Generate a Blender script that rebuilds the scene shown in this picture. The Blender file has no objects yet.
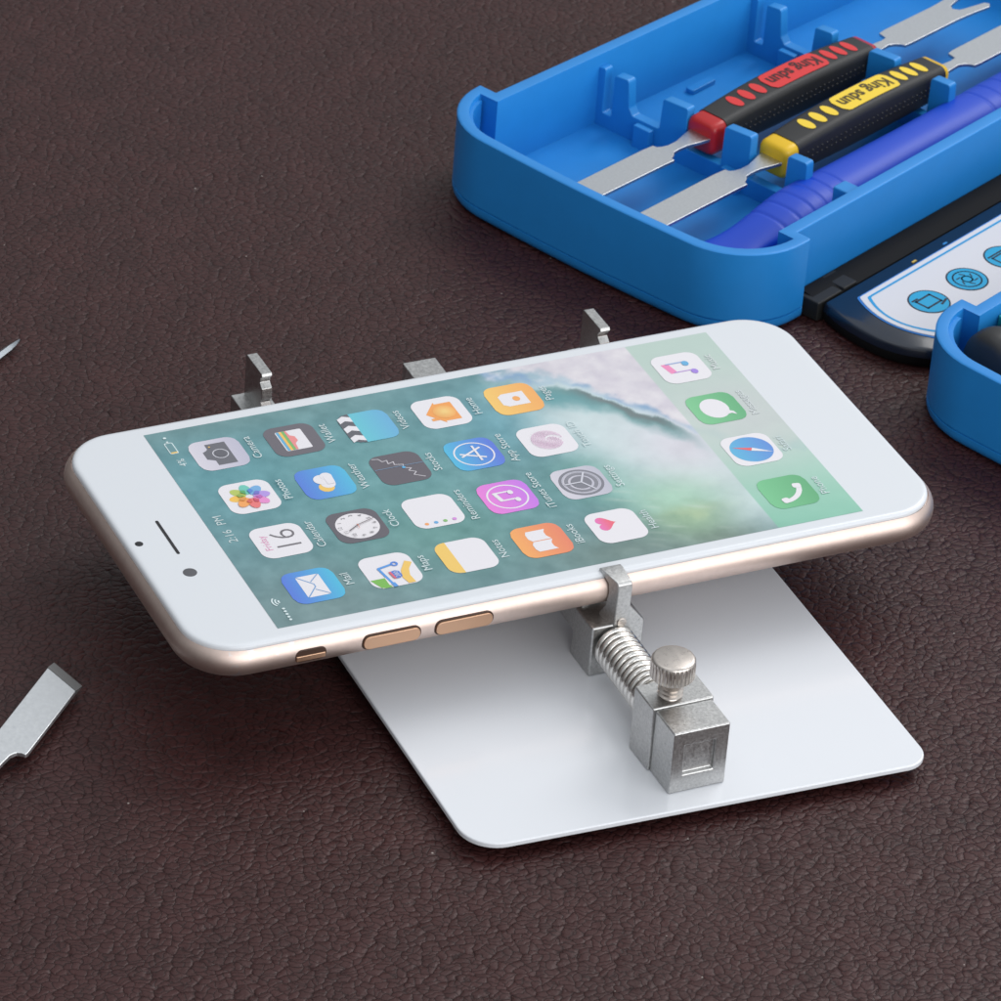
import bpy, bmesh, math, random
from mathutils import Vector, Matrix, noise
random.seed(4)
scene = bpy.context.scene
COL = scene.collection
PI = math.pi

# ------------------------------------------------------------------ colour / materials
def lin(c):
    return tuple((v/255/12.92) if v/255 <= .04045 else ((v/255+.055)/1.055)**2.4 for v in c)

def mat(name, rgb, rough=.5, metal=0., spec=.5, coat=0., mottling=0., mscale=8., bump=0., bscale=40., bdist=.01, rough_var=0.):
    m = bpy.data.materials.new(name); m.use_nodes = True
    n = m.node_tree.nodes; l = m.node_tree.links
    b = n['Principled BSDF']
    b.inputs['Base Color'].default_value = (*rgb, 1)
    b.inputs['Roughness'].default_value = rough
    b.inputs['Metallic'].default_value = metal
    b.inputs['Specular IOR Level'].default_value = spec
    b.inputs['Coat Weight'].default_value = coat
    b.inputs['Coat Roughness'].default_value = .08
    tc = n.new('ShaderNodeTexCoord')
    if mottling or rough_var:
        t = n.new('ShaderNodeTexNoise'); t.inputs['Scale'].default_value = mscale; t.inputs['Detail'].default_value = 6
        t.inputs['Roughness'].default_value = .65
        l.new(tc.outputs['Object'], t.inputs['Vector'])
        if mottling:
            r = n.new('ShaderNodeMapRange'); r.inputs['From Min'].default_value = .3; r.inputs['From Max'].default_value = .7
            r.inputs['To Min'].default_value = 1-mottling; r.inputs['To Max'].default_value = 1+mottling
            l.new(t.outputs['Fac'], r.inputs['Value'])
            x = n.new('ShaderNodeVectorMath'); x.operation = 'SCALE'; x.inputs[0].default_value = rgb
            l.new(r.outputs['Result'], x.inputs['Scale']); l.new(x.outputs['Vector'], b.inputs['Base Color'])
        if rough_var:
            r2 = n.new('ShaderNodeMapRange'); r2.inputs['From Min'].default_value = .3; r2.inputs['From Max'].default_value = .7
            r2.inputs['To Min'].default_value = max(.02, rough-rough_var); r2.inputs['To Max'].default_value = rough+rough_var
            l.new(t.outputs['Fac'], r2.inputs['Value']); l.new(r2.outputs['Result'], b.inputs['Roughness'])
    if bump:
        t = n.new('ShaderNodeTexNoise'); t.inputs['Scale'].default_value = bscale; t.inputs['Detail'].default_value = 3
        l.new(tc.outputs['Object'], t.inputs['Vector'])
        bp = n.new('ShaderNodeBump'); bp.inputs['Strength'].default_value = bump; bp.inputs['Distance'].default_value = bdist
        l.new(t.outputs['Fac'], bp.inputs['Height']); l.new(bp.outputs['Normal'], b.inputs['Normal'])
    return m

def print_mat(name, rough=.32, spec=.5):
    m = bpy.data.materials.new(name); m.use_nodes = True
    n = m.node_tree.nodes; l = m.node_tree.links; b = n['Principled BSDF']
    a = n.new('ShaderNodeAttribute'); a.attribute_name = 'Col'
    l.new(a.outputs['Color'], b.inputs['Base Color'])
    b.inputs['Roughness'].default_value = rough; b.inputs['Specular IOR Level'].default_value = spec
    return m

def leather_mat():
    m = bpy.data.materials.new('brown_leather'); m.use_nodes = True
    n = m.node_tree.nodes; l = m.node_tree.links; b = n['Principled BSDF']
    tc = n.new('ShaderNodeTexCoord')
    def N(t, **k):
        o = n.new(t)
        for a, v in k.items():
            if a in o.inputs: o.inputs[a].default_value = v
            else: setattr(o, a, v)
        return o
    def noise_(scale, detail=3, rough=.5):
        t = N('ShaderNodeTexNoise', Scale=scale, Detail=detail, Roughness=rough)
        l.new(tc.outputs['Object'], t.inputs['Vector']); return t
    wn = noise_(3.2, 2)
    sub = N('ShaderNodeVectorMath', operation='SUBTRACT'); sub.inputs[1].default_value = (.5, .5, .5); l.new(wn.outputs['Color'], sub.inputs[0])
    sc = N('ShaderNodeVectorMath', operation='SCALE'); sc.inputs['Scale'].default_value = .30; l.new(sub.outputs['Vector'], sc.inputs[0])
    add = N('ShaderNodeVectorMath', operation='ADD'); l.new(tc.outputs['Object'], add.inputs[0]); l.new(sc.outputs['Vector'], add.inputs[1])
    mp = N('ShaderNodeMapping'); mp.inputs['Rotation'].default_value = (0, 0, math.radians(25)); mp.inputs['Scale'].default_value = (1.06, 1.42, 0)
    wn2 = noise_(10., 2)
    sub2 = N('ShaderNodeVectorMath', operation='SUBTRACT'); sub2.inputs[1].default_value = (.5, .5, .5); l.new(wn2.outputs['Color'], sub2.inputs[0])
    sc2 = N('ShaderNodeVectorMath', operation='SCALE'); sc2.inputs['Scale'].default_value = .07; l.new(sub2.outputs['Vector'], sc2.inputs[0])
    add2 = N('ShaderNodeVectorMath', operation='ADD'); l.new(add.outputs['Vector'], add2.inputs[0]); l.new(sc2.outputs['Vector'], add2.inputs[1])
    l.new(add2.outputs['Vector'], mp.inputs['Vector'])
    def vor(scale, feat):
        v = N('ShaderNodeTexVoronoi', voronoi_dimensions='2D', feature=feat, Scale=scale)
        l.new(mp.outputs['Vector'], v.inputs['Vector']); return v
    e1 = vor(6.1, 'DISTANCE_TO_EDGE'); sf = vor(6.1, 'SMOOTH_F1'); sf.inputs['Smoothness'].default_value = .12; e2 = vor(12.5, 'DISTANCE_TO_EDGE'); f1 = vor(6.1, 'F1')
    def mr(src, a, c, d=0., e=1., smooth=True):
        r = N('ShaderNodeMapRange'); r.interpolation_type = 'SMOOTHSTEP' if smooth else 'LINEAR'
        r.inputs['From Min'].default_value = a; r.inputs['From Max'].default_value = c
        r.inputs['To Min'].default_value = d; r.inputs['To Max'].default_value = e
        l.new(src, r.inputs['Value']); return r.outputs['Result']
    def math_(op, x, y):
        o = N('ShaderNodeMath', operation=op)
        for i, v in enumerate((x, y)):
            if isinstance(v, (int, float)): o.inputs[i].default_value = v
            else: l.new(v, o.inputs[i])
        return o.outputs[0]
    big = math_('POWER', mr(e1.outputs['Distance'], .0, .22, smooth=False), .6)
    small = math_('POWER', mr(e2.outputs['Distance'], .0, .3, smooth=False), .6)
    # the finer creases only break up some of the pebbles
    area = mr(noise_(1.7, 2).outputs['Fac'], .42, .62)
    sm = math_('MULTIPLY', math_('SUBTRACT', small, 1.), math_('MULTIPLY', area, .38))
    dome = mr(sf.outputs['Distance'], 0., .6, 1.1, 0.)
    fine = math_('MULTIPLY', noise_(34, 3, .6).outputs['Fac'], .22)
    d1 = sf.outputs['Distance']
    peb = math_('MULTIPLY', math_('POWER', d1, 2.4), -3.0)
    cre = math_('MULTIPLY', mr(e1.outputs['Distance'], 0., .09), .22)
    h = math_('ADD', math_('ADD', peb, cre), math_('ADD', math_('MULTIPLY', sm, .16), math_('MULTIPLY', fine, .35)))
    bp = N('ShaderNodeBump'); bp.inputs['Strength'].default_value = 1.; bp.inputs['Distance'].default_value = .0095
    l.new(h, bp.inputs['Height'])
    wav = N('ShaderNodeBump'); wav.inputs['Strength'].default_value = .35; wav.inputs['Distance'].default_value = .25
    l.new(noise_(.22, 2).outputs['Fac'], wav.inputs['Height']); l.new(wav.outputs['Normal'], bp.inputs['Normal'])
    l.new(bp.outputs['Normal'], b.inputs['Normal'])
    cr = N('ShaderNodeMix', data_type='RGBA')
    cr.inputs[6].default_value = (.017, .0030, .0028, 1); cr.inputs[7].default_value = (.041, .0125, .0120, 1)
    l.new(math_('MINIMUM', 1., math_('MAXIMUM', 0., math_('ADD', mr(e1.outputs['Distance'], .0, .16), math_('MULTIPLY', sm, .6)))), cr.inputs[0])
    mo = mr(noise_(1.1, 4, .6).outputs['Fac'], .3, .7, .86, 1.14)
    x = N('ShaderNodeVectorMath', operation='SCALE'); l.new(cr.outputs[2], x.inputs[0]); l.new(mo, x.inputs['Scale'])
    # a few specks of dust
    dv = N('ShaderNodeTexVoronoi', voronoi_dimensions='2D', feature='F1', Scale=.75); l.new(tc.outputs['Object'], dv.inputs['Vector'])
    sep = N('ShaderNodeSeparateColor'); l.new(dv.outputs['Color'], sep.inputs[0])
    rad = math_('MULTIPLY', math_('SUBTRACT', sep.outputs[0], .72), .05)
    dm = N('ShaderNodeMix', data_type='RGBA'); dm.inputs[7].default_value = (.30, .26, .24, 1)
    l.new(math_('LESS_THAN', dv.outputs['Distance'], rad), dm.inputs[0]); l.new(x.outputs['Vector'], dm.inputs[6])
    l.new(dm.outputs[2], b.inputs['Base Color'])
    l.new(mr(noise_(6, 4).outputs['Fac'], .3, .7, .42, .55), b.inputs['Roughness'])
    b.inputs['Specular IOR Level'].default_value = .31
    return m

# ------------------------------------------------------------------ mesh building
class MB:
    def __init__(s):
        s.v = []; s.f = []; s.mi = []; s.c = []      # c: per face colour (linear) or list of per-corner colours
    def face(s, idx, mi=0, c=None):
        s.f.append(list(idx)); s.mi.append(mi); s.c.append(c)
    def add(s, pts):
        k = len(s.v); s.v += [tuple(p) for p in pts]; return list(range(k, k+len(pts)))
    def loft(s, loops, mi=0, cap0=True, cap1=True, closed=True, c=None):
        ids = [s.add(L) for L in loops]; n = len(loops[0])
        for A, B in zip(ids, ids[1:]):
            for i in range(n if closed else n-1):
                j = (i+1) % n; s.face((A[i], A[j], B[j], B[i]), mi, c)
        if cap0: s.face(ids[0][::-1], mi, c)
        if cap1: s.face(ids[-1], mi, c)
    def prism(s, poly, z0, z1, mi=0, c=None):
        A = sum(poly[i][0]*poly[(i+1) % len(poly)][1]-poly[(i+1) % len(poly)][0]*poly[i][1] for i in range(len(poly)))
        if A < 0: poly = poly[::-1]
        s.loft([[(x, y, z0) for x, y in poly], [(x, y, z1) for x, y in poly]], mi, c=c)
    def prism_x(s, prof, x0, x1, mi=0, c=None):        # profile in (y, z)
        A = sum(prof[i][0]*prof[(i+1) % len(prof)][1]-prof[(i+1) % len(prof)][0]*prof[i][1] for i in range(len(prof)))
        if A < 0: prof = prof[::-1]
        s.loft([[(x0, y, z) for y, z in prof], [(x1, y, z) for y, z in prof]], mi, c=c)
    def box(s, x0, x1, y0, y1, z0, z1, mi=0, c=None):
        s.prism([(x0, y0), (x1, y0), (x1, y1), (x0, y1)], z0, z1, mi, c)
    def lathe(s, prof, cx, cy, n=48, mi=0, knurl=None):  # prof (r, z)
        loops = []
        for k, (r, z) in enumerate(prof):
            L = []
            for i in range(n):
                a = 2*PI*i/n; rr = r
                if knurl and k in knurl: rr = r*(1 if (i % 4) < 2 else .89)
                L.append((cx+rr*math.cos(a), cy+rr*math.sin(a), z))
            loops.append(L)
        s.loft(loops, mi)
    def flat(s, pts, z, mi=0, c=None):                 # one upward polygon at height z
        A = sum(pts[i][0]*pts[(i+1) % len(pts)][1]-pts[(i+1) % len(pts)][0]*pts[i][1] for i in range(len(pts)))
        q = list(range(len(pts)))
        if A < 0: q = q[::-1]
        ids = s.add([(pts[i][0], pts[i][1], z) for i in q])
        if c is not None and isinstance(c, list): c = [c[i] for i in q]
        s.face(ids, mi, c)
    def build(s, name, mats, parent=None, smooth=35, bevel=0., seg=2, label=None):
        if not isinstance(mats, (list, tuple)): mats = [mats]
        me = bpy.data.meshes.new(name)
        bm = bmesh.new()
        vs = [bm.verts.new(p) for p in s.v]
        usec = any(c is not None for c in s.c)
        cl = bm.loops.layers.float_color.new('Col') if usec else None
        for ids, mi, c in zip(s.f, s.mi, s.c):
            try: f = bm.faces.new([vs[i] for i in ids])
            except ValueError: continue
            f.material_index = mi; f.smooth = smooth > 0
            if usec:
                for k, lp in enumerate(f.loops):
                    cc = c[k] if isinstance(c, list) else (c or (.5, .5, .5))
                    lp[cl] = (*cc[:3], 1)
        if not usec: bmesh.ops.remove_doubles(bm, verts=bm.verts, dist=1e-5)
        if not bevel and smooth:
            th = math.radians(smooth)
            for e in bm.edges:
                if len(e.link_faces) == 2 and e.calc_face_angle(0) > th: e.smooth = False
        bm.to_mesh(me); bm.free()
        for m in mats: me.materials.append(m)
        o = bpy.data.objects.new(name, me); COL.objects.link(o)
        if parent is not None: o.parent = parent
        if bevel:
            b = o.modifiers.new('bevel', 'BEVEL'); b.width = bevel; b.segments = seg; b.limit_method = 'ANGLE'
            b.angle_limit = math.radians(30); b.harden_normals = True
        if label: o['label'] = label
        return o

def thing(name, label, cat, loc=(0, 0, 0), rz=0., group=None):
    o = bpy.data.objects.new(name, None); COL.objects.link(o)
    o.location = loc; o.rotation_euler = (0, 0, rz); o['label'] = label; o['category'] = cat
    o.empty_display_size = .5
    if group: o['group'] = group
    return o

def tag(o, label, cat, group=None, kind=None):
    o['label'] = label; o['category'] = cat
    if group: o['group'] = group
    if kind: o['kind'] = kind
    return o

def arc(cx, cy, r, a0, a1, n):
    return [(cx+r*math.cos(math.radians(a0+(a1-a0)*i/n)), cy+r*math.sin(math.radians(a0+(a1-a0)*i/n))) for i in range(n+1)]

def rrect(hx, hy, r, n=10, cx=0, cy=0):
    r = max(r, 1e-4)
    return (arc(cx+hx-r, cy+hy-r, r, 0, 90, n)+arc(cx-hx+r, cy+hy-r, r, 90, 180, n) +
            arc(cx-hx+r, cy-hy+r, r, 180, 270, n)+arc(cx+hx-r, cy-hy+r, r, 270, 360, n))

def round_poly(pts, radii, n=6):
    """Polygon with each corner rounded to its radius."""
    out = []
    for i, p in enumerate(pts):
        r = radii[i] if isinstance(radii, (list, tuple)) else radii
        P = Vector(p); A = (Vector(pts[i-1])-P); B = (Vector(pts[(i+1) % len(pts)])-P)
        A.normalize(); B.normalize()
        ang = A.angle(B); t = r/math.tan(ang/2)
        if r < 1e-5: out.append(tuple(P)); continue
        c = P+(A+B).normalized()*(r/math.sin(ang/2))
        s, e = P+A*t-c, P+B*t-c
        a0 = math.atan2(s.y, s.x); a1 = math.atan2(e.y, e.x); d = (a1-a0+PI) % (2*PI)-PI
        out += [(c.x+r*math.cos(a0+d*k/n), c.y+r*math.sin(a0+d*k/n)) for k in range(n+1)]
    return out

def text_geo(s, size=1., bold=0., shear=0.):
    cu = bpy.data.curves.new('t', 'FONT'); cu.body = s; cu.size = size; cu.align_x = 'CENTER'; cu.align_y = 'CENTER'
    cu.offset = bold; cu.shear = shear; cu.resolution_u = 3
    o = bpy.data.objects.new('t', cu); COL.objects.link(o)
    bpy.context.view_layer.update()
    me = o.evaluated_get(bpy.context.evaluated_depsgraph_get()).to_mesh()
    V = [(v.co.x, v.co.y) for v in me.vertices]; F = [list(p.vertices) for p in me.polygons]
    o.to_mesh_clear()
    bpy.data.objects.remove(o); bpy.data.curves.remove(cu)
    return V, F

# ------------------------------------------------------------------ materials
M_leather = leather_mat()
M_white_plate = mat('white_enamel', (.70, .72, .76), .24, coat=.4, spec=.5, rough_var=.02, mscale=3)
M_zinc = mat('cast_zinc', (.50, .50, .495), .36, 1., mottling=.22, mscale=22, bump=.35, bscale=55, bdist=.008, rough_var=.09)
M_nickel = mat('nickel', (.58, .53, .49), .30, 1., mottling=.06, mscale=9, rough_var=.05)
M_spring = mat('spring_steel', (.74, .72, .69), .2, 1.)
M_rubber = mat('black_rubber', (.0045, .0045, .005), .75, spec=.2)
M_gold = mat('champagne_aluminium', (.71, .575, .515), .46, 1., mottling=.05, mscale=5, bump=.12, bscale=60, bdist=.004)
M_copper = mat('rose_gold_key', (.60, .37, .245), .38, 1., bump=.2, bscale=60, bdist=.004)
M_slot_shade = mat('slot_shade', (.05, .022, .012), .5)  # dark brown stands in for the shade inside recesses that are not cut
M_glass = mat('white_front_glass', (.655, .68, .715), .18, spec=.45)
M_black = mat('black_glass', (.012, .012, .014), .2)
M_grey_lens = mat('grey_lens', (.09, .09, .10), .15)
M_print = print_mat('screen_print', .34, .45)
M_badge = print_mat('badge_print', .45, .4)
M_blue = mat('blue_plastic', (.014, .215, .59), .42, spec=.45, bump=.12, bscale=55, bdist=.006, mottling=.03, mscale=2)
M_dkblue = mat('ultramarine_plastic', (.004, .058, .54), .46, spec=.5, bump=.06, bscale=30, bdist=.01)
M_red = mat('red_plastic', (.42, .012, .014), .32, bump=.05, bscale=20)
M_yellow = mat('yellow_plastic', (.72, .45, .01), .34, bump=.05, bscale=20)
M_grip = mat('black_grip', (.014, .0145, .016), .55, bump=.2, bscale=60, bdist=.008)
M_steel = mat('brushed_steel', (.58, .60, .62), .36, 1., mottling=.07, mscale=22, bump=.18, bscale=70, bdist=.006, rough_var=.06)
M_spine_gloss = mat('black_gloss_blue_reflection', (.006, .013, .028), .25, spec=.5, coat=.2)  # glossy black panel; the blue of its reflections is put into the base colour
M_lip = mat('dark_lip_plastic', (.018, .019, .021), .45)
M_teal = mat('teal_plastic', (.01, .28, .33), .4)

def add_scuffs(m, centre, radius):
    n = m.node_tree.nodes; l = m.node_tree.links; b = n['Principled BSDF']
    tc = n.new('ShaderNodeTexCoord')
    t = n.new('ShaderNodeTexNoise'); t.inputs['Scale'].default_value = 4.2; t.inputs['Detail'].default_value = 5; l.new(tc.outputs['Object'], t.inputs['Vector'])
    ds = n.new('ShaderNodeVectorMath'); ds.operation = 'DISTANCE'; ds.inputs[1].default_value = centre; l.new(tc.outputs['Object'], ds.inputs[0])
    k = n.new('ShaderNodeMapRange'); k.inputs['From Min'].default_value = 0; k.inputs['From Max'].default_value = radius; k.inputs['To Min'].default_value = .07; k.inputs['To Max'].default_value = -.16
    l.new(ds.outputs['Value'], k.inputs['Value'])
    ad = n.new('ShaderNodeMath'); l.new(t.outputs['Fac'], ad.inputs[0]); l.new(k.outputs['Result'], ad.inputs[1])
    st_ = n.new('ShaderNodeMapRange'); st_.inputs['From Min'].default_value = .62; st_.inputs['From Max'].default_value = .66; l.new(ad.outputs[0], st_.inputs['Value'])
    mx = n.new('ShaderNodeMix'); mx.data_type = 'RGBA'; mx.inputs[7].default_value = (.66, .62, .62, 1)
    src = b.inputs['Base Color'].links[0].from_socket; l.new(src, mx.inputs[6]); l.new(st_.outputs['Result'], mx.inputs[0]); l.new(mx.outputs[2], b.inputs['Base Color'])
add_scuffs(M_gold, (-5.8, -3.35, .3), 1.5)

# ------------------------------------------------------------------ ground
g = MB(); g.flat([(-160, -160), (160, -160), (160, 260), (-160, 260)], 0)
go = g.build('ground', M_leather, smooth=0)
tag(go, 'dark brown pebbled leather sheet under everything', 'leather sheet', kind='structure')

# ------------------------------------------------------------------ phone
H = 2.05
phone = thing('smartphone', 'white smartphone with rose gold edge clamped on the metal holder', 'phone', (0, 0, 1.43))
HX, HY, RC, RT = 6.755, 3.325, 1.0, .31
Z0 = -1.43
b = MB(); loops = []
for k in range(13):
    th = math.radians(-90+k*(90+49)/12)
    ins = RT*(1-math.cos(th)); z = H-RT+RT*math.sin(th)
    loops.append([(x, y, z+Z0) for x, y in rrect(HX-ins, HY-ins, RC-ins, 12)])
loops.append([(x, y, H-.105+Z0) for x, y in rrect(HX-.118, HY-.135, RC-.135, 12)])
loops.append([(x, y, H-.105+Z0) for x, y in rrect(HX-.16, HY-.17, RC-.17, 12)])
b.loft(loops)
body = b.build('body', M_gold, phone, smooth=50)
b = MB()
b.loft([[(x, y, H-dz+Z0) for x, y in rrect(HX-i, HY-i, RC-i, 12)] for i, dz in
        ((.130, .10), (.130, .06), (.140, .03), (.165, .010), (.20, .002), (.24, 0))])
b.build('front_glass', M_glass, phone, smooth=60)

SX0, SW, SH = -5.2025, 5.85, 10.405
def srgb_mix(a, c, t):
    t = max(0., min(1., t)); return tuple(a[i]*(1-t)+c[i]*t for i in range(3))
def gs(x, y, cx, cy, sx, sy):
    return math.exp(-((x-cx)/sx)**2-((y-cy)/sy)**2)
def sm(a, c, x):
    t = max(0., min(1., (x-a)/(c-a))); return t*t*(3-2*t)
K_PRINT = .85
def pc(c):            # a printed colour
    return tuple(v*K_PRINT for v in lin(c))
def ridge_x(sy):      # line of the wave's crest across the screen
    pts = ((5.2, 6.1), (6.0, 5.75), (6.6, 5.25), (7.4, 4.88), (7.75, 4.60), (8.06, 4.05), (8.45, 3.58), (8.8, 2.95), (9.4, 2.2))
    if sy <= pts[0][0]: return pts[0][1]+(pts[0][0]-sy)*.4
    for (a, x), (c, y) in zip(pts, pts[1:]):
        if sy <= c: return x+(y-x)*(sy-a)/(c-a)
    return 2.
def wallpaper(sx, sy):
    n1 = noise.fractal(Vector((sx*.9, sy*.9, 3.1)), 1., 2., 5)
    n2 = noise.fractal(Vector((sx*3.2, sy*3.2, 9.7)), .9, 2.1, 5)
    n3 = noise.fractal(Vector((sx*1.6+20, sy*1.6, 1.7)), 1., 2., 4)
    c = (106, 149, 156)
    c = srgb_mix(c, (124, 146, 147), .75*gs(sx, sy, .1, 1., 1.6, 3.))
    c = srgb_mix(c, (116, 146, 146), .6*gs(sx, sy, 6., 1.2, .8, 3.0))
    c = srgb_mix(c, (100, 160, 170), .7*gs(sx, sy, 4.2, .9, 1.2, 1.5))
    c = srgb_mix(c, (108, 166, 166), .55*gs(sx, sy, 3.4, 3.4, 2., 2.))
    c = srgb_mix(c, (104, 156, 146), .55*gs(sx, sy, 1.6, 3.6, 1.1, 1.6))
    c = srgb_mix(c, (124, 140, 132), .7*gs(sx, sy, .2, 6.2, .8, 1.6))
    c = srgb_mix(c, (122, 138, 130), .8*gs(sx, sy, 0., 7.9, .5, 1.0))
    c = srgb_mix(c, (110, 166, 180), .8*gs(sx, sy, 4.3, 5.9, .9, 1.))
    c = srgb_mix(c, (118, 178, 160), .7*gs(sx, sy, 2.3, 6.9, .8, .9))
    fo = sm(5.5, 7.2, sy-.30*max(0, 3.7-sx)+.25*n1-.15*abs(sx-4.2))*sm(-.3, 2.2, sx+.4*n1+.55*(sy-7.6))
    c = srgb_mix(c, (212, 226, 228), .95*fo)
    c = srgb_mix(c, (222, 216, 226), .8*gs(sx, sy, 2.7, 8.4, 1.1, .8))
    c = srgb_mix(c, (150, 180, 140), .75*gs(sx, sy, .75, 7.6, .6, .7))
    c = srgb_mix(c, (186, 186, 128), .45*gs(sx+.15*n2, sy, .95, 7.65, .22, .5))
    c = srgb_mix(c, (172, 212, 188), .8*gs(sx, sy, 1.4, 7.6, .6, .9))
    # cloud above the crest
    d = sx-ridge_x(sy)+.16*n2+.12*n3
    cl = sm(.0, .28, d)*sm(5.3, 5.9, sy)
    c = srgb_mix(c, (140, 172, 204), cl*(.35+.65*sm(-.1, .35, n1+.2)))
    cl2 = sm(.18, .55, d+.22*n3)*sm(5.2, 6.4, sy+.4*n1+(sx-5.2)*.8)
    c = srgb_mix(c, srgb_mix((212, 206, 218), (226, 222, 226), .5+.5*n2), cl2)
    # dark wall of the wave below the crest
    e = -d
    e += .05*n3
    w = sm(-.10, .08, e)*(1-sm(.22, .80, e))*sm(6.0, 7.0, sy)*(1-sm(8.4, 8.9, sy))
    c = srgb_mix(c, (104, 150, 152), .9*w)
    w2 = sm(-.08, .06, e)*(1-sm(.14, .42, e))*sm(7.1, 7.7, sy)*(1-sm(8.3, 8.75, sy))
    c = srgb_mix(c, (116, 128, 130), .95*w2)
    w3 = sm(.0, .3, e)*(1-sm(.25, .9, e))*sm(5.6, 6.4, sy)*(1-sm(6.9, 8.2, sy))
    c = srgb_mix(c, (98, 164, 172), .6*w3)
    # spray and grain of the picture
    amp = 6+6*(1-fo)
    c = tuple(v+amp*n2+4*n1 for v in c)
    st = noise.noise(Vector((sx*7+sy*3.5, sy*1.6-sx*1.2, 4.)))
    c = srgb_mix(c, (206, 216, 206), max(0, st-.25)*1.1*gs(sx, sy, 1.1, 7.4, 1.1, 1.1))
    if sy > 8.83:        # dock
        c = srgb_mix(c, srgb_mix((132, 200, 170), (192, 212, 202), sm(0., 3., sx)), .75)
        c = srgb_mix(c, (184, 208, 198), .6*sm(3.4, 5.6, sx))
        c = srgb_mix(c, (204, 206, 208), .6*gs(sx, sy, 3.3, 9.9, 1.1, .9))
    return pc(tuple(max(0, min(255, v)) for v in c))
b = MB(); NX, NY = 330, 186
ids = b.add([(SX0+SH*i/NX, -SW/2+SW*j/NY, .004) for i in range(NX+1) for j in range(NY+1)])
cols = [wallpaper(SW*j/NY, SH*i/NX) for i in range(NX+1) for j in range(NY+1)]
for i in range(NX):
    for j in range(NY):
        q = (i*(NY+1)+j, (i+1)*(NY+1)+j, (i+1)*(NY+1)+j+1, i*(NY+1)+j+1)
        b.face([ids[k] for k in q], 0, [cols[k] for k in q])
screen = b.build('screen', M_print, phone, smooth=0)
screen.location = (0, 0, H+Z0)

WHITE = (238, 235, 240)
class Icon:
    """One printed app icon: coordinates run 0..1 to the right and down over the icon."""
    def __init__(s, cx, cy, size=.885):
        s.b = MB(); s.cx = cx; s.cy = cy; s.s = size; s.z = .008
    def P(s, x, y): return (SX0+s.cy+(y-.5)*s.s, -SW/2+s.cx+(x-.5)*s.s)
    def poly(s, pts, col, z=None):
        """col: sRGB colour, or function (x, y) -> sRGB."""
        s.z += .0016
        c = [pc(col(x, y)) for x, y in pts] if callable(col) else pc(col)
        s.b.flat([s.P(x, y) for x, y in pts], s.z, 0, c)
    def circ(s, x, y, r, col, ry=None, n=28):
        s.poly([(x+r*math.cos(2*PI*i/n), y+(ry or r)*math.sin(2*PI*i/n)) for i in range(n)], col)
    def ring(s, x, y, r0, r1, col, a0=0, a1=360, n=40):
        s.z += .0016
        A = arc(x, y, r0, a0, a1, n); B = arc(x, y, r1, a0, a1, n)
        for i in range(n):
            s.b.flat([s.P(*p) for p in (A[i], A[i+1], B[i+1], B[i])], s.z, 0, pc(col))
    def line(s, pts, w, col):
        s.z += .0016
        for (x0, y0), (x1, y1) in zip(pts, pts[1:]):
            d = math.hypot(x1-x0, y1-y0) or 1e-6; ux, uy = (x1-x0)/d*w/2, (y1-y0)/d*w/2
            s.b.flat([s.P(*p) for p in ((x0-uy-ux*.4, y0+ux-uy*.4), (x1-uy+ux*.4, y1+ux+uy*.4), (x1+uy+ux*.4, y1-ux+uy*.4), (x0+uy-ux*.4, y0-ux-uy*.4))], s.z, 0, pc(col))
            s.z += .0001
    def base(s, col, grad=None, r=.235):
        pts = [(x+.5, y+.5) for x, y in rrect(.5, .5, r, 8)]
        if grad:       # vertical gradient from col (top) to grad (bottom)
            s.z += .0016; n = 24
            def hw(y):
                e = min(y, 1-y)
                return .5 if e >= r else .5-r+math.sqrt(max(0, r*r-(r-e)**2))
            for i in range(n):
                y0, y1 = i/n, (i+1)/n
                q = ((.5-hw(y0), y0), (.5+hw(y0), y0), (.5+hw(y1), y1), (.5-hw(y1), y1))
                s.b.flat([s.P(*p) for p in q], s.z, 0, [pc(srgb_mix(col, grad, p[1])) for p in q])
        else: s.poly(pts, col)
    def text(s, t, x, y, size, col, bold=0.):
        V, F = text_geo(t, size, bold)
        s.z += .0016
        for f in F: s.b.flat([s.P(x+V[i][0], y-V[i][1]) for i in f], s.z, 0, pc(col))
    def done(s, caption, label, capcol=(214, 228, 230)):
        if caption: s.text(caption, .5, 1.165, .235, capcol, .0)
        o = s.b.build('app_icon', M_print, screen, smooth=0); o['label'] = label
        return o
CX = [.905+1.342*k for k in range(4)]; CY = [.978+1.337*k for k in range(5)]+[9.478]

i = Icon(CX[0], CY[0]); i.base((92, 128, 222), (84, 192, 226))
i.poly([(x+.5, y+.5) for x, y in rrect(.33, .225, .03, 4)], WHITE)
i.line([(.18, .29), (.46, .53), (.54, .53), (.82, .29)], .022, (120, 165, 215)); i.line([(.18, .71), (.38, .50)], .018, (130, 170, 215)); i.line([(.82, .71), (.62, .50)], .018, (130, 170, 215))
i.done('Mail', 'white envelope on blue')
i = Icon(CX[1], CY[0]); i.base(WHITE); i.text('Friday', .5, .2, .2, (226, 150, 190)); i.text('16', .5, .62, .72, (120, 116, 122), -.012)
i.done('Calendar', 'thin number on white')
i = Icon(CX[2], CY[0]); i.base(WHITE)
for k, c in enumerate(((250, 200, 95), (190, 206, 106), (120, 206, 190), (125, 180, 228), (186, 158, 232), (236, 150, 210), (240, 128, 128), (250, 172, 100))):
    a = math.radians(-90+45*k); dx, dy = math.cos(a), math.sin(a)
    pts = [(.5+dx*(.235+.165*math.cos(t))-dy*.105*math.sin(t), .5+dy*(.235+.165*math.cos(t))+dx*.105*math.sin(t)) for t in [2*PI*q/24 for q in range(24)]]
    i.poly(pts, c)
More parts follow.
